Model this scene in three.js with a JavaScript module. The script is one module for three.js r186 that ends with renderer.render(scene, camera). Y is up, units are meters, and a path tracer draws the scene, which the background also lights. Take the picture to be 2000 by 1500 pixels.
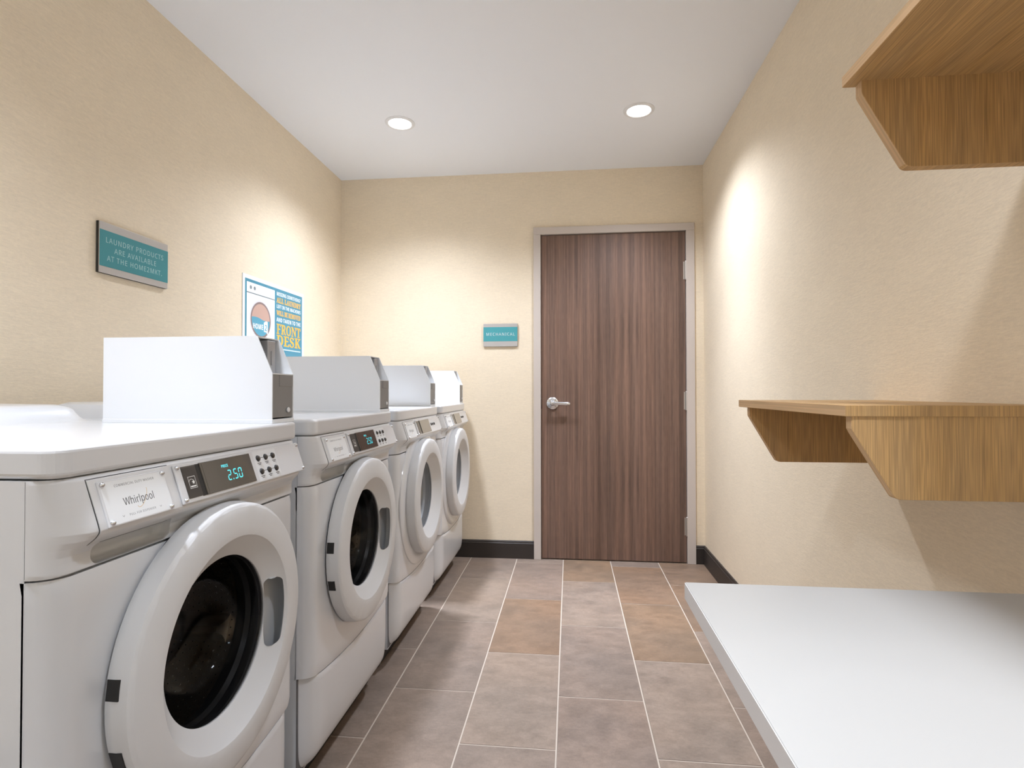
import * as THREE from 'three';
import { mergeGeometries, toCreasedNormals } from 'three/addons/utils/BufferGeometryUtils.js';
import { RoundedBoxGeometry } from 'three/addons/geometries/RoundedBoxGeometry.js';
import { Brush, Evaluator, SUBTRACTION } from 'three-bvh-csg';

// ---------------------------------------------------------------- camera, exposure, lamps
const scene = new THREE.Scene();
scene.background = new THREE.Color(0, 0, 0);
const CAM_H = 1.105, YAW = 0.1049, PITCH = 0.0139, ROLL = -0.0011, FOCAL = 1070.5;
const camera = new THREE.PerspectiveCamera(2 * Math.atan(750 / FOCAL) * 180 / Math.PI, 2000 / 1500, 0.02, 50);
camera.position.set(0, CAM_H, 0);
camera.rotation.set(PITCH, YAW, ROLL, 'YXZ');
scene.add(camera);
const renderer = new THREE.WebGLRenderer({ antialias: true });
renderer.toneMapping = THREE.LinearToneMapping;
renderer.toneMappingExposure = 2.2;
renderer.shadowMap.enabled = true;
const BEAMS = [[4.6, 36, 1.0], [5.0, 68, 0.97]];                    // candela, half angle, softness: the core and the wide spill of each lamp
const LAMP_COLOR = new THREE.Color(0.92, 0.99, 1.13), LAMP_COLOR_REAR = new THREE.Color(0.8, 0.96, 1.2);
const LAMP_GLOW = 3.0;
const LAMPS_BEHIND = [                                            // x, z, power, where
  [-0.917, -0.5, 0.85, 'above the nearest washer, past the top edge of the picture'], [0.362, -0.55, 0.62, 'above the white counter, past the top edge of the picture'],
  [-0.917, 1.79, 0.5, 'behind the viewer on the washers\u2019 side of the room'], [0.362, 1.79, 1.8, 'behind the viewer on the counter\u2019s side of the room']];

// ---------------------------------------------------------------- room measures (metres; camera stands at x = z = 0)
const XL = -1.5705, XR = 0.86, ZB = -3.635, ZF = 2.9, H = 2.57, WT = 0.12;

// ---------------------------------------------------------------- helpers
let seed = 7;
const rnd = () => { seed = (seed * 1664525 + 1013904223) >>> 0; return seed / 4294967296; };
const used = new Map();
const numbered = (n) => { const k = used.get(n) || 0; used.set(n, k + 1); return k ? `${n}_${String(k).padStart(3, '0')}` : n; };
function tag(o, label, category, group, kind) {
  if (label) o.userData.label = label;
  if (category) o.userData.category = category;
  if (group) o.userData.group = group;
  if (kind) o.userData.kind = kind;
  return o;
}
function base(name, x, y, z) { const g = new THREE.Group(); g.name = numbered(name); g.position.set(x, y, z); scene.add(g); return g; }
function part(name, geo, mat, parent, x = 0, y = 0, z = 0) {
  const m = new THREE.Mesh(geo, mat); m.name = numbered(name); m.position.set(x, y, z);
  m.castShadow = m.receiveShadow = true; parent.add(m); return m;
}
function struct(name, geo, mat, x = 0, y = 0, z = 0) { const m = part(name, geo, mat, scene, x, y, z); m.userData.kind = 'structure'; return m; }
const box = (x0, x1, y0, y1, z0, z1) => new THREE.BoxGeometry(x1 - x0, y1 - y0, z1 - z0).translate((x0 + x1) / 2, (y0 + y1) / 2, (z0 + z1) / 2);
const rbox = (x0, x1, y0, y1, z0, z1, r = 0.002, s = 2) => new RoundedBoxGeometry(x1 - x0, y1 - y0, z1 - z0, s, r).translate((x0 + x1) / 2, (y0 + y1) / 2, (z0 + z1) / 2);
function merge(list) {
  return mergeGeometries(list.map((g) => { const n = g.index ? g.toNonIndexed() : g; for (const k of Object.keys(n.attributes)) if (!['position', 'normal', 'uv'].includes(k)) n.deleteAttribute(k); return n; }));
}
// uv in metres divided by size; swap turns the pattern by 90 degrees
function metric(geo, size = 1, swap = '', off = [0, 0]) {
  const g = geo.index ? geo.toNonIndexed() : geo, p = g.attributes.position, n = g.attributes.normal, uv = new Float32Array(p.count * 2);
  for (let i = 0; i < p.count; i++) {
    const ax = Math.abs(n.getX(i)), ay = Math.abs(n.getY(i)), az = Math.abs(n.getZ(i));
    let a, b, k;
    if (ax >= ay && ax >= az) { a = p.getZ(i); b = p.getY(i); k = 'x'; } else if (ay >= az) { a = p.getX(i); b = p.getZ(i); k = 'y'; } else { a = p.getX(i); b = p.getY(i); k = 'z'; }
    if (swap.includes(k)) [a, b] = [b, a];
    uv[2 * i] = a / size + off[0]; uv[2 * i + 1] = b / size + off[1];
  }
  g.setAttribute('uv', new THREE.BufferAttribute(uv, 2));
  return g;
}
const lathe = (pts, seg = 48) => new THREE.LatheGeometry(pts.map(([r, h]) => new THREE.Vector2(r, h)), seg);
const latheX = (pts, seg = 72) => lathe(pts, seg).rotateZ(-Math.PI / 2);     // axis along +x
function closedLatheX(pts, seg = 96, crease = 0.5) { return toCreasedNormals(latheX([...pts, pts[0]], seg).toNonIndexed(), crease); }
const ev = new Evaluator(); ev.attributes = ['position', 'normal', 'uv']; ev.useGroups = false;
function cut(geo, ...tools) {
  let a = new Brush(geo.attributes.uv ? geo : withUV(geo)); a.updateMatrixWorld();
  for (const t of tools) { const b = new Brush(t.attributes.uv ? t : withUV(t)); b.updateMatrixWorld(); a = ev.evaluate(a, b, SUBTRACTION); }
  const g = a.geometry; g.clearGroups(); return g;
}
function withUV(g) { g.setAttribute('uv', new THREE.BufferAttribute(new Float32Array(g.attributes.position.count * 2), 2)); return g; }

// ---------------------------------------------------------------- procedural textures
function lattice(n, s) { let q = s >>> 0; const a = new Float32Array(n * n); for (let i = 0; i < n * n; i++) { q = (q * 1664525 + 1013904223) >>> 0; a[i] = q / 4294967296; } return a; }
function periodic(nx, ny, s) {                                   // tileable value noise with nx × ny cells over the unit square
  const N = 256, a = lattice(N, s), sm = (t) => t * t * (3 - 2 * t);
  return (u, v) => {
    const x = u * nx, y = v * ny, i = Math.floor(x), j = Math.floor(y), fx = sm(x - i), fy = sm(y - j);
    const i0 = ((i % nx) + nx) % nx, i1 = (i0 + 1) % nx, j0 = ((j % ny) + ny) % ny, j1 = (j0 + 1) % ny;
    const g = (ii, jj) => a[((jj * 131 + 7) % N) * N + (ii % N)];
    return (g(i0, j0) * (1 - fx) + g(i1, j0) * fx) * (1 - fy) + (g(i0, j1) * (1 - fx) + g(i1, j1) * fx) * fy;
  };
}
function dataTex(w, h, fn, srgb) {
  const d = new Uint8Array(w * h * 4);
  for (let y = 0; y < h; y++) for (let x = 0; x < w; x++) {
    const c = fn(x / w, y / h), k = 4 * (y * w + x);
    d[k] = Math.max(0, Math.min(255, c[0])); d[k + 1] = Math.max(0, Math.min(255, c[1])); d[k + 2] = Math.max(0, Math.min(255, c[2])); d[k + 3] = 255;
  }
  const t = new THREE.DataTexture(d, w, h); t.wrapS = t.wrapT = THREE.RepeatWrapping; t.magFilter = THREE.LinearFilter; t.minFilter = THREE.LinearMipmapLinearFilter; t.generateMipmaps = true;
  if (srgb) t.colorSpace = THREE.SRGBColorSpace; t.needsUpdate = true; return t;
}
// woven wallcovering, 0.5 m a tile: short horizontal threads
const wA = periodic(60, 250, 11), wB = periodic(20, 160, 12), wC = periodic(5, 6, 13), wD = periodic(250, 250, 14);
const weave = (u, v) => 0.45 * wA(u, v) + 0.3 * wB(u, v) + 0.25 * wD(u, v);
const WALL_RGB = [240, 225, 200];
const wallMap = dataTex(1024, 1024, (u, v) => { const k = 1 + 0.075 * (weave(u, v) - 0.5) + 0.012 * (wC(u, v) - 0.5); return WALL_RGB.map((c) => c * k); }, true);
const wallBump = dataTex(1024, 1024, (u, v) => { const k = 255 * weave(u, v); return [k, k, k]; });
// bamboo-like plywood, grain along v, 0.4 m a tile
const gA = periodic(150, 3, 21), gB = periodic(40, 2, 22), gC = periodic(250, 6, 23), gD = periodic(14, 2, 24);
const oakMap = dataTex(1024, 512, (u, v) => {
  const k = 1 + 0.15 * (gA(u, v) - 0.5) + 0.07 * (gB(u, v) - 0.5) + 0.18 * (gC(u, v) - 0.5) - 0.12 * Math.max(0, gA(u, v) - 0.72) / 0.28;
  const w = gD(u, v) - 0.5; return [192 * k + 4 * w, 154 * k, 103 * k - 6 * w];
}, true);
const endMap = dataTex(256, 256, (u, v) => { const k = 1 + 0.12 * (gA(u, v) - 0.5); return [205 * k, 170 * k, 128 * k]; }, true);
// walnut laminate, grain along v, 1 m a tile
const dA = periodic(34, 1, 31), dB = periodic(110, 2, 32), dC = periodic(250, 4, 33), dD = periodic(11, 1, 34), dE = periodic(240, 30, 35);
const doorMap = dataTex(2048, 1024, (u, v) => {
  const k = 1 + 0.17 * (dA(u, v) - 0.5) + 0.22 * (dB(u, v) - 0.5) + 0.16 * (dC(u, v) - 0.5) + 0.07 * (dD(u, v) - 0.5) + 0.08 * (dE(u, v) - 0.5);
  const w = dA(u + 0.3, v) - 0.5; return [117 * k + 3 * w, 92 * k, 79 * k - 2 * w];
}, true);
// porcelain floor tile, 0.61 m a tile
const tA = periodic(5, 7, 41), tB = periodic(13, 22, 42), tC = periodic(48, 90, 43), tD = periodic(200, 200, 44), tE = periodic(3, 4, 45);
const tileBody = (u, v) => 0.26 * (tA(u, v) - 0.5) + 0.32 * (tB(u, v) - 0.5) + 0.26 * (tC(u, v) - 0.5) + 0.22 * (tD(u, v) - 0.5);
const tileMap = (rgb, warm) => dataTex(768, 768, (u, v) => {
  const k = 1 + 0.3 * tileBody(u, v), w = warm * (tE(u, v) + 0.5 * tA(u, v) - 0.7);
  return [rgb[0] * k + 14 * w, rgb[1] * k, rgb[2] * k - 12 * w];
}, true);
const tileRough = dataTex(512, 512, (u, v) => { const k = 255 * (0.5 + 0.25 * tileBody(u, v)); return [k, k, k]; });
function canvasTex(w, h, draw) {
  const c = document.createElement('canvas'); c.width = w; c.height = h; const g = c.getContext('2d'); draw(g, w, h);
  const t = new THREE.CanvasTexture(c); t.colorSpace = THREE.SRGBColorSpace; t.anisotropy = 8; return t;
}

// ---------------------------------------------------------------- materials
const std = (o) => new THREE.MeshStandardMaterial(o), phys = (o) => new THREE.MeshPhysicalMaterial(o);
const lin = (r, g, b) => new THREE.Color().setRGB(r, g, b);
const M = {
  wall: std({ map: wallMap, bumpMap: wallBump, bumpScale: 0.00025, roughness: 0.85 }),
  ceiling: std({ color: lin(0.9, 0.915, 0.94), roughness: 0.95 }),
  grout: std({ color: lin(0.6, 0.52, 0.44), roughness: 0.95 }),
  baseboard: std({ color: lin(0.035, 0.028, 0.024), roughness: 0.45 }),
  frame: std({ color: lin(0.62, 0.55, 0.495), roughness: 0.5 }),
  door: std({ map: doorMap, roughness: 0.45 }),
  chrome: std({ color: lin(0.75, 0.77, 0.8), metalness: 1, roughness: 0.22 }),
  satin: std({ color: lin(0.6, 0.58, 0.55), metalness: 0.9, roughness: 0.4 }),
  oak: std({ map: oakMap, roughness: 0.55 }),
  oakEdge: std({ map: endMap, roughness: 0.6 }),
  laminate: std({ color: lin(0.44, 0.43, 0.405), roughness: 0.42 }),
  laminateEdge: std({ color: lin(0.74, 0.73, 0.73), roughness: 0.45 }),
  enamel: phys({ color: lin(0.68, 0.69, 0.705), roughness: 0.32, clearcoat: 0.6, clearcoatRoughness: 0.12 }),
  plastic: phys({ color: lin(0.68, 0.685, 0.695), roughness: 0.3, clearcoat: 0.3, clearcoatRoughness: 0.15 }),
  doorPlastic: phys({ color: lin(0.68, 0.685, 0.69), roughness: 0.5, clearcoat: 0.12, clearcoatRoughness: 0.35 }),
  coinWhite: std({ color: lin(0.80, 0.815, 0.83), roughness: 0.45 }),
  coinGrey: std({ color: lin(0.25, 0.25, 0.25), roughness: 0.4, metalness: 0.2 }),
  coinPale: std({ color: lin(0.42, 0.42, 0.43), roughness: 0.4, metalness: 0.3 }),
  black: std({ color: lin(0.012, 0.012, 0.012), roughness: 0.5 }),
  seam: std({ color: lin(0.12, 0.12, 0.13), roughness: 0.6 }),
  rubber: std({ color: lin(0.02, 0.02, 0.021), roughness: 0.35 }),
  button: phys({ color: lin(0.012, 0.012, 0.013), roughness: 0.25, clearcoat: 0.5 }),
  screen: phys({ color: lin(0.02, 0.017, 0.015), roughness: 0.18, clearcoat: 1, clearcoatRoughness: 0.05 }),
  strip: phys({ color: lin(0.045, 0.04, 0.038), roughness: 0.3, clearcoat: 0.6 }),
  screenGrey: phys({ color: lin(0.16, 0.14, 0.115), roughness: 0.3, clearcoat: 1, clearcoatRoughness: 0.08 }),
  drumWash: std({ color: lin(0.4, 0.35, 0.29), metalness: 1, roughness: 0.35 }),
  drumDry: std({ color: lin(0.62, 0.64, 0.66), metalness: 0.4, roughness: 0.4 }),
  glassWash: phys({ color: lin(0.6, 0.59, 0.58), transmission: 1, thickness: 0, roughness: 0.03, ior: 1.25 }),
  glassDry: phys({ color: lin(0.62, 0.64, 0.66), transmission: 1, thickness: 0, roughness: 0.03, ior: 1.3 }),
  signSilver: std({ color: lin(0.55, 0.53, 0.51), metalness: 0.35, roughness: 0.4 }),
  signDark: std({ color: lin(0.02, 0.02, 0.018), roughness: 0.5 }),
  paper: std({ color: lin(0.82, 0.84, 0.86), roughness: 0.5 }),
  lens: std({ color: lin(0.9, 0.9, 0.9), emissive: lin(1, 0.98, 0.95), emissiveIntensity: LAMP_GLOW, roughness: 0.5 }),
  trim: std({ color: lin(0.82, 0.82, 0.82), roughness: 0.5 }),
};
const print = (tex, o = {}) => std({ map: tex, roughness: 0.45, ...o });

// ---------------------------------------------------------------- room shell
struct('ceiling', box(XL - WT, XR + WT, H, H + WT, ZB - WT, ZF + WT), M.ceiling);
const DL = -0.187, DR = 0.745, DT = 2.143;                        // door leaf
const FL = -0.237, FR = 0.801, FT = 2.194;                        // outside of its steel frame
struct('wall_left', metric(box(XL - WT, XL, 0, H, ZB, ZF), 0.5), M.wall);
struct('wall_right', metric(box(XR, XR + WT, 0, H, ZB, ZF), 0.5), M.wall);
struct('wall_front', metric(box(XL - WT, XR + WT, 0, H, ZF, ZF + WT), 0.5), M.wall);
struct('wall_back', metric(merge([box(XL - WT, FL + 0.01, 0, H, ZB - WT, ZB), box(FR - 0.01, XR + WT, 0, H, ZB - WT, ZB), box(FL + 0.01, FR - 0.01, FT - 0.01, H, ZB - WT, ZB)]), 0.5), M.wall);
// floor: grout bed and porcelain tiles
const floor = struct('floor', box(XL - WT, XR + WT, -0.1, -0.0018, ZB - WT, ZF + WT), M.grout);
{
  const grey = [[146, 129, 116], [143, 125, 112], [149, 132, 118], [141, 125, 113]].map((c) => tileMap(c, 0.2));
  const tan = [[139, 115, 95], [141, 118, 97], [137, 114, 95]].map((c) => tileMap(c, 0.3));
  const mk = (t) => std({ map: t, roughnessMap: tileRough, roughness: 0.95, bumpMap: tileRough, bumpScale: 0.0006 });
  const G = grey.map(mk), T = tan.map(mk);
  const S = 0.3048, L = 0.6096, J = 0.0052, X0 = -0.6542, OFF = [-3.2272, -2.9293, -3.2295, -2.9186, -3.2219];   // a cross joint in each column
  const warm = { '1_0': 1, '2_-1': 2, '3_-1': 1, '3_0': 2, '4_-1': 3, '4_0': 3 };
  let n = 0;
  for (let c = -4; c <= 4; c++) {
    const xa = Math.max(XL, X0 + S * c), xb = Math.min(XR, X0 + S * (c + 1));
    if (xb - xa < 0.02) continue;
    const off = c >= 0 && c < 5 ? OFF[c] : (c & 1 ? -2.9263 : -3.2272);
    for (let r = -2; r < 10; r++) {
      const za = Math.max(ZB, off + L * r), zb = Math.min(ZF, off + L * (r + 1));
      if (zb - za < 0.01) continue;
      const w = warm[`${c}_${r}`], pick = w ? T[w - 1] : G[Math.floor(rnd() * 4)];
      const g = rbox(xa + J / 2, xb - J / 2, -0.009, 0, za + J / 2, zb - J / 2, 0.0012, 1);
      part('tile', metric(g, 0.61, '', [rnd(), rnd()]), pick, floor); n++;
    }
  }
}
// baseboards: flat board with a small stepped cap
const bbProfile = (len) => {
  const s = new THREE.Shape([[0, 0], [0.012, 0], [0.012, 0.1], [0.0085, 0.103], [0.0085, 0.111], [0.005, 0.116], [0, 0.117]].map(([a, b]) => new THREE.Vector2(a, b)));
  return new THREE.ExtrudeGeometry(s, { depth: len, bevelEnabled: false });
};
struct('baseboard_right', bbProfile(ZF - ZB - 0.02).rotateY(Math.PI).translate(XR, 0, ZF - 0.02), M.baseboard);
struct('baseboard_left', bbProfile(ZF - ZB - 0.02).translate(XL, 0, ZB + 0.01), M.baseboard);
struct('baseboard_back', merge([bbProfile(FL - XL - 0.013).rotateY(-Math.PI / 2).translate(FL, 0, ZB), bbProfile(XR - FR - 0.001).rotateY(-Math.PI / 2).translate(XR, 0, ZB)]), M.baseboard);
// mechanical room door
const door = new THREE.Group(); door.name = 'door_1'; door.position.set((DL + DR) / 2, 0, ZB); door.userData.kind = 'structure'; scene.add(door);
{
  const cx = (DL + DR) / 2, W = (DR - DL) / 2, fl = FL - cx, fr = FR - cx;
  const jamb = [rbox(fl, -W - 0.003, 0, DT + 0.0028, -0.1, 0.018, 0.002), rbox(W + 0.003, fr, 0, DT + 0.0028, -0.1, 0.018, 0.002), rbox(fl, fr, DT + 0.003, FT, -0.1, 0.018, 0.002),
    box(-W - 0.003, -W + 0.012, 0, DT, -0.1, -0.055), box(W - 0.012, W + 0.003, 0, DT, -0.1, -0.055), box(-W, W, DT - 0.012, DT + 0.003, -0.1, -0.055)];
  part('door_frame', merge(jamb), M.frame, door);
  const leaf = part('door_leaf', metric(rbox(-W, W, 0.006, DT - 0.001, -0.045, 0.0, 0.0015), 1.0), M.door, door);
  part('latch_plate', box(-W - 0.0028, -W + 0.0012, 0.99, 1.055, -0.03, 0.0008), M.black, leaf);
  for (const y of [1.888, 1.045, 0.237]) {
    const k = [new THREE.CylinderGeometry(0.0075, 0.0075, 0.114, 14).translate(W + 0.002, y, 0.010), box(W - 0.012, W + 0.012, y - 0.057, y + 0.057, -0.004, 0.0022)];
    for (const s of [-1, 1]) k.push(new THREE.SphereGeometry(0.0075, 12, 8).translate(W + 0.002, y + s * 0.057, 0.010));
    part('hinge', merge(k), M.satin, door);
  }
  // lever handle
  const hx = -0.113 - cx, hy = 1.028;
  const rose = lathe([[0, 0], [0.041, 0], [0.041, 0.005], [0.038, 0.010], [0.028, 0.014], [0.018, 0.015], [0.0135, 0.02], [0.0125, 0.05], [0.0125, 0.058], [0.008, 0.062], [0, 0.062]], 40).rotateX(Math.PI / 2);
  const hd = part('handle', rose, M.chrome, leaf, hx, hy, 0);
  const path = new THREE.CatmullRomCurve3([[0, 0, 0.052], [0.03, 0.0, 0.054], [0.07, -0.001, 0.055], [0.098, -0.002, 0.054], [0.108, -0.0022, 0.049]].map((p) => new THREE.Vector3(...p)));
  const lever = new THREE.TubeGeometry(path, 24, 0.0105, 12).scale(1, 1.12, 1);
  part('lever', merge([lever, new THREE.SphereGeometry(0.0096, 12, 8).translate(0.108, -0.0022, 0.049)]), M.chrome, hd);
  part('lock_cylinder', new THREE.CylinderGeometry(0.006, 0.006, 0.003, 16).rotateX(Math.PI / 2), M.satin, hd, 0, 0, 0.0625);
}

// ---------------------------------------------------------------- recessed ceiling lamps
function downlight(x, z, label, group, color, power = 1) {
  const g = base('recessed_downlight', x, H, z); tag(g, label, 'ceiling light', group);
  part('trim_ring', toCreasedNormals(lathe([[0.060, -0.002], [0.063, -0.006], [0.074, -0.005], [0.080, -0.002], [0.081, 0.001], [0.060, 0.001], [0.060, -0.002]], 48).toNonIndexed(), 0.5), M.trim, g);
  part('lens', lathe([[0, -0.0045], [0.04, -0.0042], [0.0605, -0.003], [0.0605, 0.001], [0, 0.001]], 40), M.lens, g);
  for (const [cd, deg, pen] of BEAMS) {
    const s = new THREE.SpotLight(color, cd * power, 0, deg * Math.PI / 180, pen, 2);
    s.name = numbered('lamp_light'); s.position.set(0, -0.012, 0); s.target.position.set(0, -2, 0); s.target.name = numbered('lamp_aim'); s.castShadow = true; s.shadow.radius = 4.5; s.shadow.mapSize.set(1024, 1024);
    g.add(s); g.add(s.target);
  }
}
downlight(-0.917, -2.89, 'round glowing ceiling downlight above the row of washers and dryers', 'recessed ceiling downlights', LAMP_COLOR);
downlight(0.362, -2.89, 'round glowing ceiling downlight in front of the wooden door', 'recessed ceiling downlights', LAMP_COLOR);
for (const [x, z, p, where] of LAMPS_BEHIND) downlight(x, z, 'round ceiling downlight ' + where, 'ceiling downlights out of view', z > 0 ? LAMP_COLOR_REAR : LAMP_COLOR, p);

// ---------------------------------------------------------------- signs and poster
const faceX = (w, h) => new THREE.PlaneGeometry(w, h).rotateY(Math.PI / 2);
function spaced(g, text, x, y, ls) { // centred text with letter spacing
  let w = 0; for (const c of text) w += g.measureText(c).width + ls; let px = x - (w - ls) / 2; g.textAlign = 'left';
  for (const c of text) { g.fillText(c, px, y); px += g.measureText(c).width + ls; }
}
const TEAL = '#3f8f96';
{ // sign on the left wall
  const w = 0.312, h = 0.172, s = base('wall_sign', XL, 1.592, -1.8215);
  tag(s, 'teal and silver wall sign with three lines of lettering above the washers', 'sign');
  part('back_plate', box(0.001, 0.010, -h / 2, h / 2, -w / 2, w / 2), M.signDark, s);
  part('face_plate', rbox(0.010, 0.0135, -h / 2, h / 2, -w / 2, w / 2, 0.001), M.signSilver, s);
  const t = canvasTex(1200, 472, (g, W, Hh) => {
    g.fillStyle = TEAL; g.fillRect(0, 0, W, Hh); g.fillStyle = '#a9cbcc'; g.font = '96px sans-serif';
    ['LAUNDRY PRODUCTS', 'ARE AVAILABLE', 'AT THE HOME2MKT.'].forEach((l, i) => spaced(g, l, W / 2, 154 + i * 118, 7));
  });
  part('teal_band', faceX(w, 0.1225), print(t), s, 0.0141, -0.002, 0);
}
{ // sign beside the door
  const w = 0.228, h = 0.152, s = base('wall_sign', -0.459, 1.482, ZB);
  tag(s, 'small teal and silver room sign on the back wall beside the door frame', 'sign');
  part('back_plate', box(-w / 2, w / 2, -h / 2, h / 2, 0.001, 0.010), M.signDark, s);
  part('face_plate', rbox(-w / 2, w / 2, -h / 2, h / 2, 0.010, 0.0135, 0.001), M.signSilver, s);
  const t = canvasTex(912, 380, (g, W, Hh) => { g.fillStyle = '#4a9da4'; g.fillRect(0, 0, W, Hh); g.font = '108px sans-serif'; g.fillStyle = '#28686e'; spaced(g, 'MECHANICAL', W / 2 - 4, Hh / 2 + 47, 13); g.fillStyle = '#d3e3e3'; spaced(g, 'MECHANICAL', W / 2, Hh / 2 + 40, 13); });
  part('teal_band', new THREE.PlaneGeometry(w, 0.095), print(t), s, 0, 0.006, 0.0141);
}
{ // laundry poster
  const w = 0.608, h = 0.46, p = base('poster', XL, 1.681 - h / 2, -2.79);
  tag(p, 'blue and white laundry notice poster with a drawn washer, above the coin boxes', 'poster');
  part('backing_sheet', box(0.0005, 0.003, -h / 2, h / 2, -w / 2, w / 2), M.paper, p);
  const t = canvasTex(1216, 920, (g, W, Hh) => {
    g.fillStyle = '#f6fafb'; g.fillRect(0, 0, W, Hh); g.fillStyle = '#4a90a8'; g.fillRect(36, 36, W - 72, Hh - 72);
    g.fillStyle = '#fbfcfc'; g.fillRect(66, 66, 512, 800); g.fillStyle = '#7d8a90'; g.fillRect(66, 164, 512, 11);
    for (const x of [134, 202]) { g.beginPath(); g.arc(x, 114, 19, 0, 7); g.fill(); }
    const cx = 316, cy = 420, disc = (r, c) => { g.fillStyle = c; g.beginPath(); g.arc(cx, cy, r, 0, 7); g.fill(); };
    disc(202, '#e1e1e5'); disc(184, '#8d7a78'); disc(164, '#c9a698');
    g.save(); g.beginPath(); g.arc(cx, cy, 164, 0, 7); g.clip();
    g.fillStyle = '#57a3bd'; g.beginPath(); g.moveTo(100, 412); g.quadraticCurveTo(220, 384, cx, 408); g.quadraticCurveTo(420, 436, 540, 400); g.lineTo(540, 640); g.lineTo(100, 640); g.fill();
    g.restore();
    g.fillStyle = '#fff'; g.font = 'bold 74px sans-serif'; g.textAlign = 'left'; g.save(); g.translate(172, 516); g.scale(0.86, 1); g.fillText('HOME', 0, 0); g.restore();
    g.save(); g.translate(-22, 0); g.beginPath(); g.moveTo(392, 440); g.quadraticCurveTo(430, 412, 462, 424); g.lineTo(470, 560); g.lineTo(440, 536); g.lineTo(396, 534); g.closePath(); g.fill();
    g.fillStyle = '#57a3bd'; g.font = 'bold 86px sans-serif'; g.fillText('2', 406, 520); g.restore();
    const line = (s, y, size, col, serif) => { g.fillStyle = col; g.font = `bold ${size}px ${serif ? 'serif' : 'sans-serif'}`; const k = 530 / g.measureText(s).width; g.save(); g.translate(616, y); g.scale(k, 1); g.fillText(s, 0, 0); if (serif) { g.lineWidth = 3; g.strokeStyle = col; g.strokeText(s, 0, 0); } g.restore(); };
    const Y = '#f2b844', Wt = '#f4f8fa';
    line('MISSING SOMETHING?', 110, 56, Wt); line('ALL LAUNDRY', 186, 76, Y, 1); line('LEFT IN THE MACHINES', 246, 54, Wt); line('WILL BE REMOVED', 322, 70, Y, 1); line('AND TAKEN TO THE', 392, 60, Wt); line('FRONT', 524, 150, Y, 1); line('DESK', 650, 156, Y, 1);
    g.fillStyle = '#d7ecf4'; g.fillRect(616, 682, 530, 12);
  });
  part('printed_face', faceX(w - 0.002, h - 0.002), print(t), p, 0.0034, 0, 0);
}

// ---------------------------------------------------------------- wooden shelves and folding counter
function bracketGeo(x0, y0, h, x1) {                             // profile in x/y, thickness 19 mm along z
  const s = new THREE.Shape(); s.moveTo(x1, y0); s.lineTo(x0, y0); s.lineTo(x0, y0 - 0.018); s.quadraticCurveTo(x0, y0 - 0.024, x0 + 0.004, y0 - 0.030);
  const bx = x0 + 0.073, by = y0 - h; s.lineTo(bx - 0.003, by + 0.006); s.quadraticCurveTo(bx, by, bx + 0.010, by); s.lineTo(x1, by); s.closePath();
  return new THREE.ExtrudeGeometry(s, { depth: 0.019, bevelEnabled: true, bevelSize: 0.0006, bevelThickness: 0.0006, bevelSegments: 1, curveSegments: 8 });
}
function wallShelf(xf, yTop, zNear, zFar, brackets, label) {
  const t = 0.020, s = base('wall_shelf', XR, yTop, (zNear + zFar) / 2); tag(s, label, 'shelf');
  const zc = (zNear + zFar) / 2, g = rbox(xf - XR, -0.0005, -t, 0, zFar - zc, zNear - zc, 0.0008, 1);
  part('shelf_board', metric(g, 0.26, 'x', [0.13, 0.4]), M.oak, s);
  part('edge_band', metric(box(xf - XR - 0.0006, xf - XR, -t + 0.001, -0.001, zFar - zc, zNear - zc), 0.4, 'x'), M.oakEdge, s);
  brackets.forEach(([z, x0, h]) => {
    const b = part('bracket', metric(bracketGeo(x0 - XR, -t, h, -0.0005), 0.26, '', [z, 0]), M.oak, s, 0, 0, z - zc);
    const e = [[x0, 0.0], [x0, 0.022], [x0 + 0.004, 0.030], [x0 + 0.070, h - 0.006], [x0 + 0.074, h - 0.002], [x0 + 0.083, h]].map(([x, y]) => new THREE.Vector2(x - XR, -t - y));
    const q = [];
    for (let i = 0; i + 1 < e.length; i++) { const a = e[i], c = e[i + 1], d = c.clone().sub(a), L = d.length(); q.push(new THREE.BoxGeometry(0.0012, L + 0.0004, 0.019).rotateZ(Math.atan2(d.y, d.x) - Math.PI / 2).translate((a.x + c.x) / 2 - 0.0003, (a.y + c.y) / 2, 0.0095)); }
    part('edge_band', metric(merge(q), 0.4), M.oakEdge, b);
  });
}
wallShelf(0.490, 1.080, -1.037, -1.658, [[-1.059, 0.502, 0.147], [-1.618, 0.502, 0.151]], 'light wooden wall shelf level with the door handle, lower of the two on brackets');
wallShelf(0.490, 1.671, -0.418, -1.037, [[-1.034, 0.512, 0.155], [-0.44, 0.512, 0.155]], 'light wooden wall shelf seen from underneath, upper of the two on brackets');
{
  const xf = 0.208, zf = -1.030, zn = 0.75, y = 0.758, t = 0.030, zc = (zf + zn) / 2, c = base('folding_counter', XR, 0, zc);
  tag(c, 'white laminate folding counter fixed to the wall below the wooden shelves', 'counter');
  part('worktop', rbox(xf - XR, -0.0005, y - t, y, zf - zc, zn - zc, 0.0012, 2), M.laminate, c);
  part('front_edge', box(xf - XR - 0.001, xf - XR, y - t + 0.0005, y - 0.0012, zf - zc, zn - zc), M.laminateEdge, c);
  for (const z of [-0.6, 0.0, 0.6]) {
    const s = new THREE.Shape([[-0.5, y - t], [-0.0005, y - t], [-0.0005, y - t - 0.35], [-0.03, y - t - 0.35], [-0.46, y - t - 0.035], [-0.5, y - t - 0.035]].map(([a, b]) => new THREE.Vector2(a, b)));
    part('support_bracket', new THREE.ExtrudeGeometry(s, { depth: 0.03, bevelEnabled: false }), M.satin, c, 0, 0, z - zc);
  }
}

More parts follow.
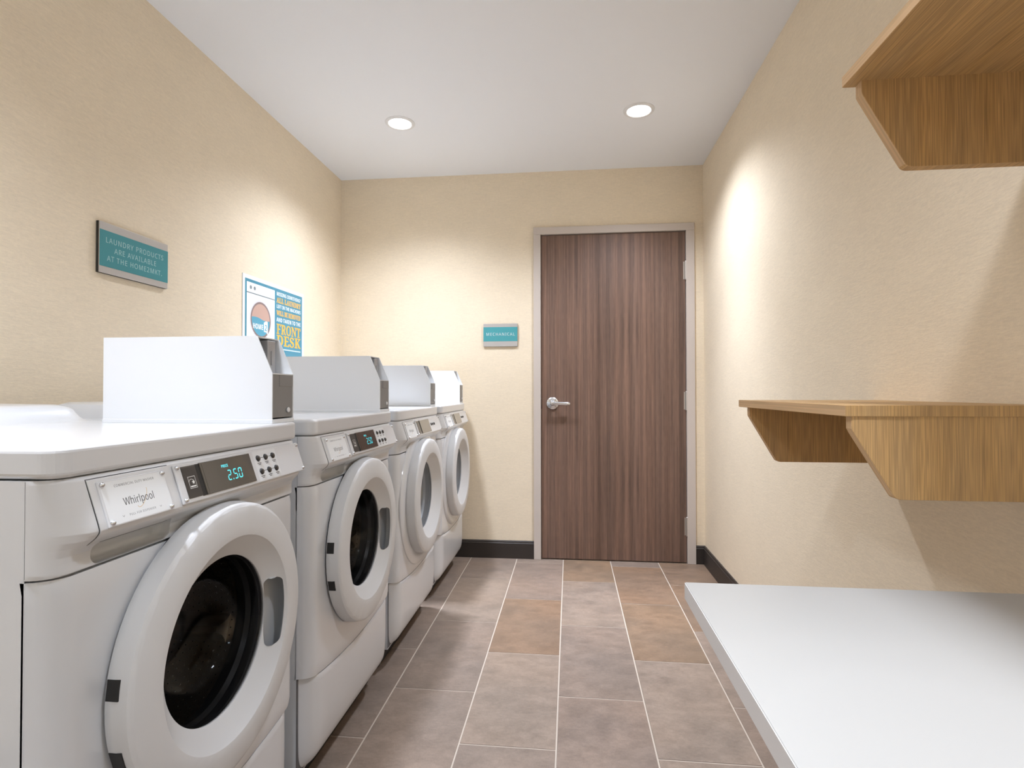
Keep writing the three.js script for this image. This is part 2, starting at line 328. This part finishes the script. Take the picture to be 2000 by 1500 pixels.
// ---------------------------------------------------------------- washers and dryers (front faces +x; z = +HW is the side nearer the viewer)
const HW = 0.328, RC = 0.042, XFRONT = -0.675, YC = 0.637;
const drop = (z, r = RC) => { const a = Math.abs(z) - (HW - r); return a <= 0 ? 0 : r - Math.sqrt(Math.max(0, r * r - a * a)); };
function interp(tab) {                                           // smooth curve through [y, x] rows
  return (y) => {
    if (y <= tab[0][0]) return tab[0][1];
    for (let i = 0; i + 1 < tab.length; i++) if (y <= tab[i + 1][0]) {
      const [y0, a] = tab[i], [y1, b] = tab[i + 1], p = tab[Math.max(0, i - 1)], q = tab[Math.min(tab.length - 1, i + 2)], t = (y - y0) / (y1 - y0), d = y1 - y0;
      const m0 = (b - p[1]) / (y1 - p[0]) * d, m1 = (q[1] - a) / (q[0] - y0) * d;
      return (2 * t ** 3 - 3 * t * t + 1) * a + (t ** 3 - 2 * t * t + t) * m0 + (-2 * t ** 3 + 3 * t * t) * b + (t ** 3 - t * t) * m1;
    }
    return tab[tab.length - 1][1];
  };
}
function curvedPanel({ z0 = -HW, z1 = HW, yb, yt, prof, bulge = () => 1, back = -0.043, ny = 24, r = RC, edge = 0.004, lift = 0, crease = 0.55 }) {
  const zs = [];
  if (z0 <= -HW + 1e-6) for (let i = 0; i < 8; i++) zs.push(-(HW - r) - r * Math.sin((Math.PI / 2) * (1 - i / 8)));
  const a = z0 <= -HW + 1e-6 ? -(HW - r) : z0, b = z1 >= HW - 1e-6 ? HW - r : z1, n = Math.max(6, Math.round((b - a) / 0.02));
  for (let i = 0; i <= n; i++) zs.push(a + (b - a) * i / n);
  if (z1 >= HW - 1e-6) for (let i = 1; i <= 8; i++) zs.push(HW - r + r * Math.sin((Math.PI / 2) * (i / 8)));
  const pos = [], idx = [], nz = zs.length, vs = [];
  for (let j = 0; j <= ny; j++) vs.push(j / ny);
  const e = [0, 0.0012, 0.003];                                  // rounding rows along top and bottom
  for (const z of zs) for (const v of vs) {
    const B = yb(z), T = yt(z), y = B + (T - B) * v, d = Math.min(y - B, T - y);
    const rnd_ = d < edge ? edge - Math.sqrt(Math.max(0, edge * edge - (edge - d) ** 2)) : 0;
    pos.push(prof(y) * bulge(z) - drop(z, r) - rnd_ * 0.8 + lift, y, z);
  }
  const m = ny + 1, O = (i, j) => i * m + j, off = pos.length / 3;
  for (const z of zs) for (const v of vs) pos.push(back, yb(z) + (yt(z) - yb(z)) * v, z);
  for (let i = 0; i + 1 < nz; i++) for (let j = 0; j < ny; j++) {
    const q = [O(i, j), O(i + 1, j), O(i + 1, j + 1), O(i, j + 1)];   // z up, y up: outward is +x
    idx.push(q[0], q[2], q[1], q[0], q[3], q[2]); idx.push(off + q[0], off + q[1], off + q[2], off + q[0], off + q[2], off + q[3]);
  }
  const strip = (p, q) => { idx.push(p, q, off + q, p, off + q, off + p); };
  for (let i = 0; i + 1 < nz; i++) { strip(O(i, 0), O(i + 1, 0)); strip(O(i + 1, ny), O(i, ny)); }
  for (let j = 0; j < ny; j++) { strip(O(0, j + 1), O(0, j)); strip(O(nz - 1, j), O(nz - 1, j + 1)); }
  const g = new THREE.BufferGeometry(); g.setAttribute('position', new THREE.Float32BufferAttribute(pos, 3)); g.setIndex(idx); withUV(g); g.computeVertexNormals();
  return toCreasedNormals(g.toNonIndexed(), crease);
}
const consoleProf = interp([[0.853, -0.006], [0.872, -0.007], [0.884, -0.004], [0.893, 0.006], [0.901, 0.016], [0.909, 0.0215], [0.916, 0.0205], [0.94, 0.0125], [0.985, -0.003]]);
const bulge = (z) => { const t = Math.min(1, Math.max(0, (HW - Math.abs(z)) / 0.047)); return t * t * (3 - 2 * t); };
const SLOPE = Math.atan2(0.0235, 0.069);                          // lean of the console face
const seamY = (z) => 0.317 + 0.028 * (z / HW) ** 2;
const xAxisCyl = (r, x0, x1, seg = 64) => new THREE.CylinderGeometry(r, r, x1 - x0, seg).rotateZ(-Math.PI / 2).translate((x0 + x1) / 2, YC, 0);
function roundedXZ(x0, x1, z0, z1, rf, y0, y1, bev) {             // slab with rounded front corners
  const s = new THREE.Shape(), b = bev;                           // shape in (x, -z) then turned flat
  s.moveTo(x0 + b, -(z1 - b)); s.lineTo(x1 - rf, -(z1 - b)); s.quadraticCurveTo(x1 - b, -(z1 - b), x1 - b, -(z1 - rf)); s.lineTo(x1 - b, -(z0 + rf)); s.quadraticCurveTo(x1 - b, -(z0 + b), x1 - rf, -(z0 + b)); s.lineTo(x0 + b, -(z0 + b)); s.closePath();
  return new THREE.ExtrudeGeometry(s, { depth: y1 - y0 - 2 * b, bevelEnabled: true, bevelSize: b, bevelThickness: b, bevelSegments: 4, curveSegments: 10 }).rotateX(-Math.PI / 2).translate(0, y0 + b, 0);
}
const G = {};                                                      // shared geometries
G.cabinet = cut(box(-0.79, -0.044, 0.085, 0.9865, -HW, HW), xAxisCyl(0.178, -0.55, 0.1));
G.sideSeam = cut(box(-0.0445, -0.0430, 0.09, 0.985, -HW + 0.0006, HW - 0.0006), xAxisCyl(0.178, -0.2, 0.1));
G.lower = cut(curvedPanel({ yb: (z) => seamY(z) + 0.0015, yt: () => 0.8515, prof: () => -0.005, ny: 30 }), xAxisCyl(0.178, -0.2, 0.1));
G.kickPanel = curvedPanel({ yb: () => 0.088, yt: (z) => seamY(z) - 0.0015, prof: interp([[0.088, -0.040], [0.1, -0.026], [0.12, -0.014], [0.15, -0.008], [0.2, -0.005], [0.35, -0.005]]), back: -0.1, r: 0.075, ny: 34 });
{
  const con = curvedPanel({ yb: () => 0.8545, yt: () => 0.9865, prof: consoleProf, bulge, ny: 60, crease: 0.7 });
  G.consoleDry = con;
  const pocket = new RoundedBoxGeometry(0.05, 0.036, 0.156, 4, 0.015).translate(-0.004, 0.874, 0.188);
  G.console = cut(con, pocket);
}
G.drawer = curvedPanel({ z0: 0.126, z1: 0.281, yb: () => 0.889, yt: () => 0.982, prof: consoleProf, lift: 0.0016, back: -0.03, ny: 40, edge: 0.003, crease: 0.7 });
G.drawerGap = curvedPanel({ z0: 0.1250, z1: 0.2820, yb: () => 0.8885, yt: () => 0.9835, prof: consoleProf, lift: 0.0003, back: -0.029, ny: 40, edge: 0.001, crease: 0.7 });
G.lid = merge([roundedXZ(-0.79, 0.0, -HW, HW, 0.032, 0.988, 1.031, 0.008)]);
{ // raised back ridge of the lid
  const s = new THREE.Shape(); s.moveTo(-0.79, 1.028); s.lineTo(-0.79, 1.06); s.quadraticCurveTo(-0.788, 1.075, -0.77, 1.076); s.lineTo(-0.615, 1.074); s.quadraticCurveTo(-0.595, 1.073, -0.585, 1.062); s.quadraticCurveTo(-0.565, 1.034, -0.54, 1.030); s.lineTo(-0.54, 1.028); s.closePath();
  const g = new THREE.ExtrudeGeometry(s, { depth: 2 * HW - 0.02, steps: 24, bevelEnabled: false, curveSegments: 8 }).translate(0, 0, -HW + 0.01);
  const p = g.attributes.position, ends = 0.05;                    // round the two ends down
  for (let i = 0; i < p.count; i++) { const z = p.getZ(i), d = HW - 0.01 - Math.abs(z), y = p.getY(i); const k = d < ends ? Math.sqrt(Math.max(0, 1 - ((ends - d) / ends) ** 2)) : 1; p.setY(i, 1.028 + (y - 1.028) * k); }
  g.computeVertexNormals(); G.ridge = toCreasedNormals(g, 0.6);
}
const ringProfile = (t) => [[0.154, 0.001], [0.1505, 0.005], [0.150, 0.010], [0.153, 0.013], [0.162, 0.018], [0.1875, t - 0.003], [0.1895, t - 0.0008], [0.193, t], [0.205, t - 0.0004], [0.244, t - 0.004], [0.2485, t - 0.006], [0.2515, t - 0.0095], [0.2545, 0.014], [0.2545, 0.003], [0.253, 0.000]];
G.ringWash = cut(closedLatheX(ringProfile(0.043)).translate(0, YC, 0), new RoundedBoxGeometry(0.027, 0.145, 0.085, 5, 0.012).translate(0.0235, YC - 0.012, -0.180));
G.ringDry = closedLatheX(ringProfile(0.050)).translate(0, YC, 0);
G.surround = closedLatheX([[0.250, -0.006], [0.250, 0.005], [0.266, 0.007], [0.288, 0.005], [0.300, -0.001], [0.302, -0.006]]).translate(0, YC, 0);
G.backing = closedLatheX([[0.152, -0.008], [0.152, -0.001], [0.2465, -0.001], [0.2465, -0.008]]).translate(0, YC, 0);
G.bowlWash = latheX([[0.1515, 0.009], [0.147, 0.002], [0.141, -0.02], [0.132, -0.05], [0.115, -0.078], [0.085, -0.094], [0.045, -0.1], [0.0001, -0.102]]).translate(0, YC, 0);
G.bowlDry = latheX([[0.1515, 0.009], [0.147, 0.006], [0.11, 0.001], [0.06, -0.001], [0.0001, -0.002]]).translate(0, YC, 0);
G.gasket = closedLatheX([[0.150, 0.0], [0.154, -0.02], [0.150, -0.03], [0.156, -0.05], [0.166, -0.06], [0.177, -0.06], [0.177, 0.0]]).translate(0, YC, 0);
{ // drum: perforated wall reads as rows of dimples, three lifters
  const wall = latheX([[0.1765, -0.062], [0.1765, -0.44], [0.165, -0.452], [0.0001, -0.452]], 72).translate(0, YC, 0);
  const fins = [];
  for (let k = 0; k < 3; k++) {
    const s = new THREE.Shape(); s.moveTo(-0.035, 0); s.quadraticCurveTo(-0.012, 0.006, -0.006, 0.045); s.lineTo(0.006, 0.045); s.quadraticCurveTo(0.012, 0.006, 0.035, 0); s.closePath();
    fins.push(new THREE.ExtrudeGeometry(s, { depth: 0.34, bevelEnabled: false }).rotateY(Math.PI / 2).translate(-0.42, -0.1755, 0).rotateX(1.25 + k * 2 * Math.PI / 3).translate(0, YC, 0));
  }
  G.drum = wall; G.lifters = fins;
  const dots = [], d0 = new THREE.CylinderGeometry(0.0016, 0.0016, 0.001, 6);
  for (let ring = 0; ring < 26; ring++) for (let k = 0; k < 70; k++) { const a = (k + (ring & 1) / 2) / 70 * 2 * Math.PI; dots.push(d0.clone().translate(0, -0.1758, 0).rotateX(a).translate(-0.075 - ring * 0.0135, YC, 0)); }
  G.perforation = merge(dots);
}
G.toe = box(-0.76, -0.088, 0.006, 0.1, -HW + 0.02, HW - 0.02);
G.foot = lathe([[0, 0], [0.022, 0], [0.024, 0.004], [0.022, 0.012], [0.009, 0.016], [0.009, 0.09], [0, 0.09]], 20);
G.screw = latheX([[0, 0.0046], [0.0019, 0.0041], [0.0034, 0.0024], [0.0041, 0.0006], [0.0042, 0], [0, 0]], 16);
G.button = latheX([[0, 0.0042], [0.0045, 0.0038], [0.0064, 0.0018], [0.007, 0], [0, 0]], 24);
G.notch = rbox(0.000, 0.020, -0.015, 0.015, -0.004, 0.0008, 0.0006);
// coin box pieces (x from -0.445 to -0.015, z 0..0.1 from its far side)
{
  const side = (z) => { const s = new THREE.Shape([[-0.445, 1.031], [-0.015, 1.031], [-0.015, 1.148], [-0.053, 1.2365], [-0.445, 1.2365]].map(([a, b]) => new THREE.Vector2(a, b))); return new THREE.ExtrudeGeometry(s, { depth: 0.0028, bevelEnabled: false }).translate(0, 0, z); };
  G.coinCase = merge([side(0.0005), side(0.0967), box(-0.445, -0.0545, 1.2335, 1.2365, 0.0033, 0.0967), box(-0.445, -0.442, 1.031, 1.2335, 0.0033, 0.0967), rbox(-0.4465, -0.0135, 1.0305, 1.0405, -0.0005, 0.1008, 0.0015), box(-0.085, -0.0152, 1.1462, 1.1488, 0.0033, 0.0967)]);
  G.coinFront = merge([box(-0.024, -0.0165, 1.044, 1.146, 0.0035, 0.0965)]);
  G.coinSlide = merge([rbox(-0.0167, -0.0155, 1.118, 1.1455, 0.0035, 0.066, 0.0005, 1)]);
  G.coinRecess = merge([box(-0.09, -0.084, 1.149, 1.234, 0.0035, 0.0965)]);
  G.coinMech = merge([rbox(-0.084, -0.052, 1.150, 1.230, 0.02, 0.055, 0.002), rbox(-0.053, -0.049, 1.17, 1.205, 0.034, 0.041, 0.001)]);
  G.coinLock = latheX([[0, 0.004], [0.0052, 0.004], [0.0062, 0.003], [0.0065, 0], [0, 0]], 24);
}
// printed faces
const T = {};
T.name = (big) => canvasTex(810, 420, (g, W, Hh) => {
  g.fillStyle = '#e9ebec'; g.fillRect(0, 0, W, Hh); g.textAlign = 'center';
  g.fillStyle = '#4b4d50'; g.font = '34px sans-serif'; spaced(g, big ? 'COMMERCIAL DUTY WASHER' : 'COMMERCIAL DUTY DRYER', W / 2, 66, 3);
  g.strokeStyle = '#d2b27c'; g.lineWidth = 5; g.beginPath(); g.ellipse(W / 2 + 40, 215, 120, 46, -0.9, 0.3, 3.5); g.stroke();
  g.fillStyle = '#3a3b3e'; g.font = '104px sans-serif'; g.textAlign = 'center'; g.save(); g.translate(W / 2, 262); g.scale(0.86, 1); g.fillText('Whirlpool', 0, 0); g.restore();
  g.fillStyle = '#6d7075'; g.font = '28px sans-serif'; g.fillText('\u2605\u2605\u2606\u2606', W / 2 - 165, 160);
  if (big) { g.font = '30px sans-serif'; spaced(g, 'PULL FOR DISPENSER', W / 2, 372, 3); g.lineWidth = 3; g.strokeStyle = '#6d7075'; for (const x of [W / 2 - 240, W / 2 + 240]) { g.beginPath(); g.moveTo(x - 12, 352); g.lineTo(x, 368); g.lineTo(x + 12, 352); g.stroke(); } }
});
T.nameWash = T.name(true); T.nameDry = T.name(false);
const seg7 = { 0: 'abcdef', 2: 'abged', 5: 'afgcd' };
T.digits = canvasTex(580, 230, (g) => {
  g.fillStyle = '#000'; g.fillRect(0, 0, 580, 230); g.fillStyle = '#2fd0dc'; g.font = 'bold 30px sans-serif'; g.fillText('PRICE', 205, 66);
  const dig = (n, x, y, w, h) => { const t = 9, S = { a: [x + t, y, w - 2 * t, t], g: [x + t, y + h / 2 - t / 2, w - 2 * t, t], d: [x + t, y + h - t, w - 2 * t, t], f: [x, y + t / 2, t, h / 2 - t], b: [x + w - t, y + t / 2, t, h / 2 - t], e: [x, y + h / 2 + t / 2, t, h / 2 - t], c: [x + w - t, y + h / 2 + t / 2, t, h / 2 - t] }; for (const k of seg7[n]) g.fillRect(...S[k]); };
  g.setTransform(1, 0, -0.08, 1, 14, 0); dig(2, 250, 92, 46, 84); g.fillRect(306, 166, 10, 10); dig(5, 326, 92, 46, 84); dig(0, 388, 92, 46, 84); g.setTransform(1, 0, 0, 1, 0, 0);
});
T.star = canvasTex(140, 220, (g) => { // small efficiency mark: swoosh and star in a framed square
  g.fillStyle = '#3a3532'; g.fillRect(0, 0, 140, 220); g.strokeStyle = '#cfcfcb'; g.lineWidth = 4; g.strokeRect(34, 70, 72, 84); g.beginPath(); g.arc(62, 116, 28, 3.4, 5.9); g.stroke();
  g.fillStyle = '#e6e6e2'; g.beginPath(); for (let i = 0; i < 10; i++) { const a = -1.57 + i * Math.PI / 5, r = i & 1 ? 8 : 19; g.lineTo(80 + r * Math.cos(a), 112 + r * Math.sin(a)); } g.fill(); g.fillRect(42, 136, 56, 10);
});
T.marks = canvasTex(340, 260, (g) => {
  g.clearRect(0, 0, 340, 260); g.fillStyle = '#dfe1e2'; g.fillRect(0, 0, 340, 260); g.strokeStyle = '#333'; g.lineWidth = 4;
  for (const y of [62, 178]) { g.beginPath(); g.moveTo(60, y); g.lineTo(290, y); g.stroke(); }
  g.fillStyle = '#4a4a4a'; for (const y of [104, 220]) for (const x of [62, 172, 285]) { g.fillRect(x - 28, y, 56, 6); g.fillRect(x - 18, y + 12, 36, 6); }
});
const digitsMat = phys({ color: lin(0.02, 0.017, 0.015), emissive: lin(1, 1, 1), emissiveMap: T.digits, emissiveIntensity: 0.9, roughness: 0.18, clearcoat: 1, clearcoatRoughness: 0.05 });

function consolePlate(name, z0, z1, y0, y1, mat, m, proud) {        // flat plate lying on the leaning console face
  const yc = (y0 + y1) / 2, w = z1 - z0, h = (y1 - y0) / Math.cos(SLOPE), p = part(name, new RoundedBoxGeometry(0.004, h, w, 2, 0.0018), mat, m, consoleProf(yc) + proud, yc, (z0 + z1) / 2);
  p.rotation.z = SLOPE; return [p, w, h];
}
function screws(p, w, h, list) { for (const [a, b] of list) part('screw', G.screw, M.chrome, p, 0.002, b * (h / 2 - 0.006), a * (w / 2 - 0.007)); }

function machine(kind) {
  const wash = kind === 'washing_machine', m = base(kind, 0, 0, 0);
  const cab = part('cabinet', G.cabinet, M.enamel, m); part('seam', G.sideSeam, M.seam, cab);
  const lid = part('lid', G.lid, M.enamel, m); part('back_ridge', G.ridge, M.enamel, lid);
  part('front_panel', G.lower, M.enamel, m); part('kick_panel', G.kickPanel, M.enamel, m);
  part('toe_recess', G.toe, M.black, m);
  for (const [x, z] of [[-0.112, HW - 0.05], [-0.112, -HW + 0.05], [-0.73, HW - 0.045], [-0.73, -HW + 0.045]]) part('foot', G.foot, M.satin, m, x, 0, z);
  const con = part('console', wash ? G.console : G.consoleDry, M.plastic, m);
  part('drawer_gap', G.drawerGap, M.black, con);
  const drw = part(wash ? 'detergent_drawer' : 'name_panel', G.drawer, M.plastic, m);
  { const [p, w, h] = consolePlate('name_plate', 0.139, 0.269, 0.911, 0.976, M.plastic, drw, 0.002); part('printed_label', faceX(w - 0.006, h - 0.005), print(wash ? T.nameWash : T.nameDry, { roughness: 0.35 }), drw).position.copy(p.position).add(new THREE.Vector3(0.00215 * Math.cos(SLOPE), 0.00215 * Math.sin(SLOPE), 0)); drw.children.at(-1).rotation.z = SLOPE; for (const [a, b] of [[1, 1], [1, -1], [-1, 1], [-1, -1]]) { const s = part('screw', G.screw, M.chrome, drw); s.position.copy(p.localToWorldSafe ? p.position : p.position); const o = new THREE.Vector3(0.002, b * (h / 2 - 0.006), a * (w / 2 - 0.007)).applyAxisAngle(new THREE.Vector3(0, 0, 1), SLOPE); s.position.add(o); s.rotation.z = SLOPE; } }
  { const [p, w, h] = consolePlate('control_panel', -0.308, 0.117, 0.913, 0.979, M.plastic, m, 0.002);
    screws(p, w, h, [[1, 1], [1, -1], [-1, 1], [-1, -1]]);
    const zc = (0.117 - 0.308) / 2, hy = h / 2;
    part('badge_strip', rbox(0.001, 0.0032, -hy + 0.007, hy - 0.005, 0.066 - zc, 0.102 - zc, 0.0008, 1), M.strip, p);
    if (wash) part('efficiency_mark', faceX(0.034, 0.054), print(T.star), p, 0.0034, 0, 0.084 - zc);
    part('display_gap', box(0.001, 0.003, -hy + 0.006, hy - 0.005, 0.055 - zc, 0.066 - zc), M.black, p);
    part('display', rbox(0.001, 0.0045, -hy + 0.006, hy - 0.004, -0.1 - zc, 0.056 - zc, 0.0012, 2), wash ? M.screen : M.screenGrey, p);
    if (wash) { part('digits', faceX(0.145, 0.0565), digitsMat, p, 0.0047, 0.001, -0.022 - zc); part('button_marks', faceX(0.088, 0.064), print(T.marks), p, 0.0021, 0, -0.158 - zc); }
    for (const y of wash ? [0.0165, -0.0125] : [0.003]) for (const z of [-0.129, -0.158, -0.187]) part('button', G.button, M.button, p, 0.002, y, z - zc);
  }
  // door
  const ring = part('door', wash ? G.ringWash : G.ringDry, M.doorPlastic, m, 0, 0, -0.006);
  part('door_backing', G.backing, M.black, ring);
  part('door_glass', wash ? G.bowlWash : G.bowlDry, wash ? M.glassWash : M.glassDry, ring);
  if (wash) for (const y of [0.67, 0.562]) { const a = Math.asin((y - YC) / 0.2542), n = part('hinge', G.notch, M.black, ring, 0.002, y, 0.2542 * Math.cos(a)); n.rotation.x = -a; }
  else part('door_surround', G.surround, M.enamel, m);
  const drum = part('drum', G.drum, wash ? M.drumWash : M.drumDry, m);
  part('gasket', G.gasket, wash ? M.rubber : M.drumDry, m);
  for (const f of G.lifters) part('lifter', f, wash ? M.drumWash : M.drumDry, drum);
  const pf = part('perforation', G.perforation, M.black, drum); pf.userData.kind = 'stuff';
  // coin box on the far corner of the lid
  const c = part('coin_box', G.coinCase, M.coinWhite, m, 0, 0, -HW + 0.001);
  part('front_plate', G.coinFront, M.coinGrey, c); part('coin_slide', G.coinSlide, M.coinGrey, c); part('recess_plate', G.coinRecess, M.coinGrey, c); part('coin_slot', G.coinMech, M.coinPale, c);
  part('lock', G.coinLock, M.trim, c, -0.0165, 1.061, 0.026);
  return m;
}
const Z1 = -0.985, PITCH_Z = 0.730;
function copyThing(o) { const c = o.clone(); c.name = numbered(o.name); scene.add(c); return c; }
const w1 = machine('washing_machine'); w1.position.set(XFRONT, 0, Z1);
const w2 = copyThing(w1); w2.position.set(XFRONT, 0, Z1 - PITCH_Z);
const d1 = machine('tumble_dryer'); d1.position.set(XFRONT, 0, Z1 - 2 * PITCH_Z);
const d2 = copyThing(d1); d2.position.set(XFRONT, 0, Z1 - 3 * PITCH_Z);
tag(w1, 'white front-loading washer with a coin box, nearest of the row of four machines', 'washing machine', 'coin-operated washers');
tag(w2, 'white front-loading washer with a coin box, second nearest in the row of four machines', 'washing machine', 'coin-operated washers');
tag(d1, 'white front-loading machine with three buttons, third in the row, before the last one', 'dryer', 'coin-operated dryers');
tag(d2, 'white front-loading machine with three buttons, last in the row beside the back wall', 'dryer', 'coin-operated dryers');

renderer.render(scene, camera);
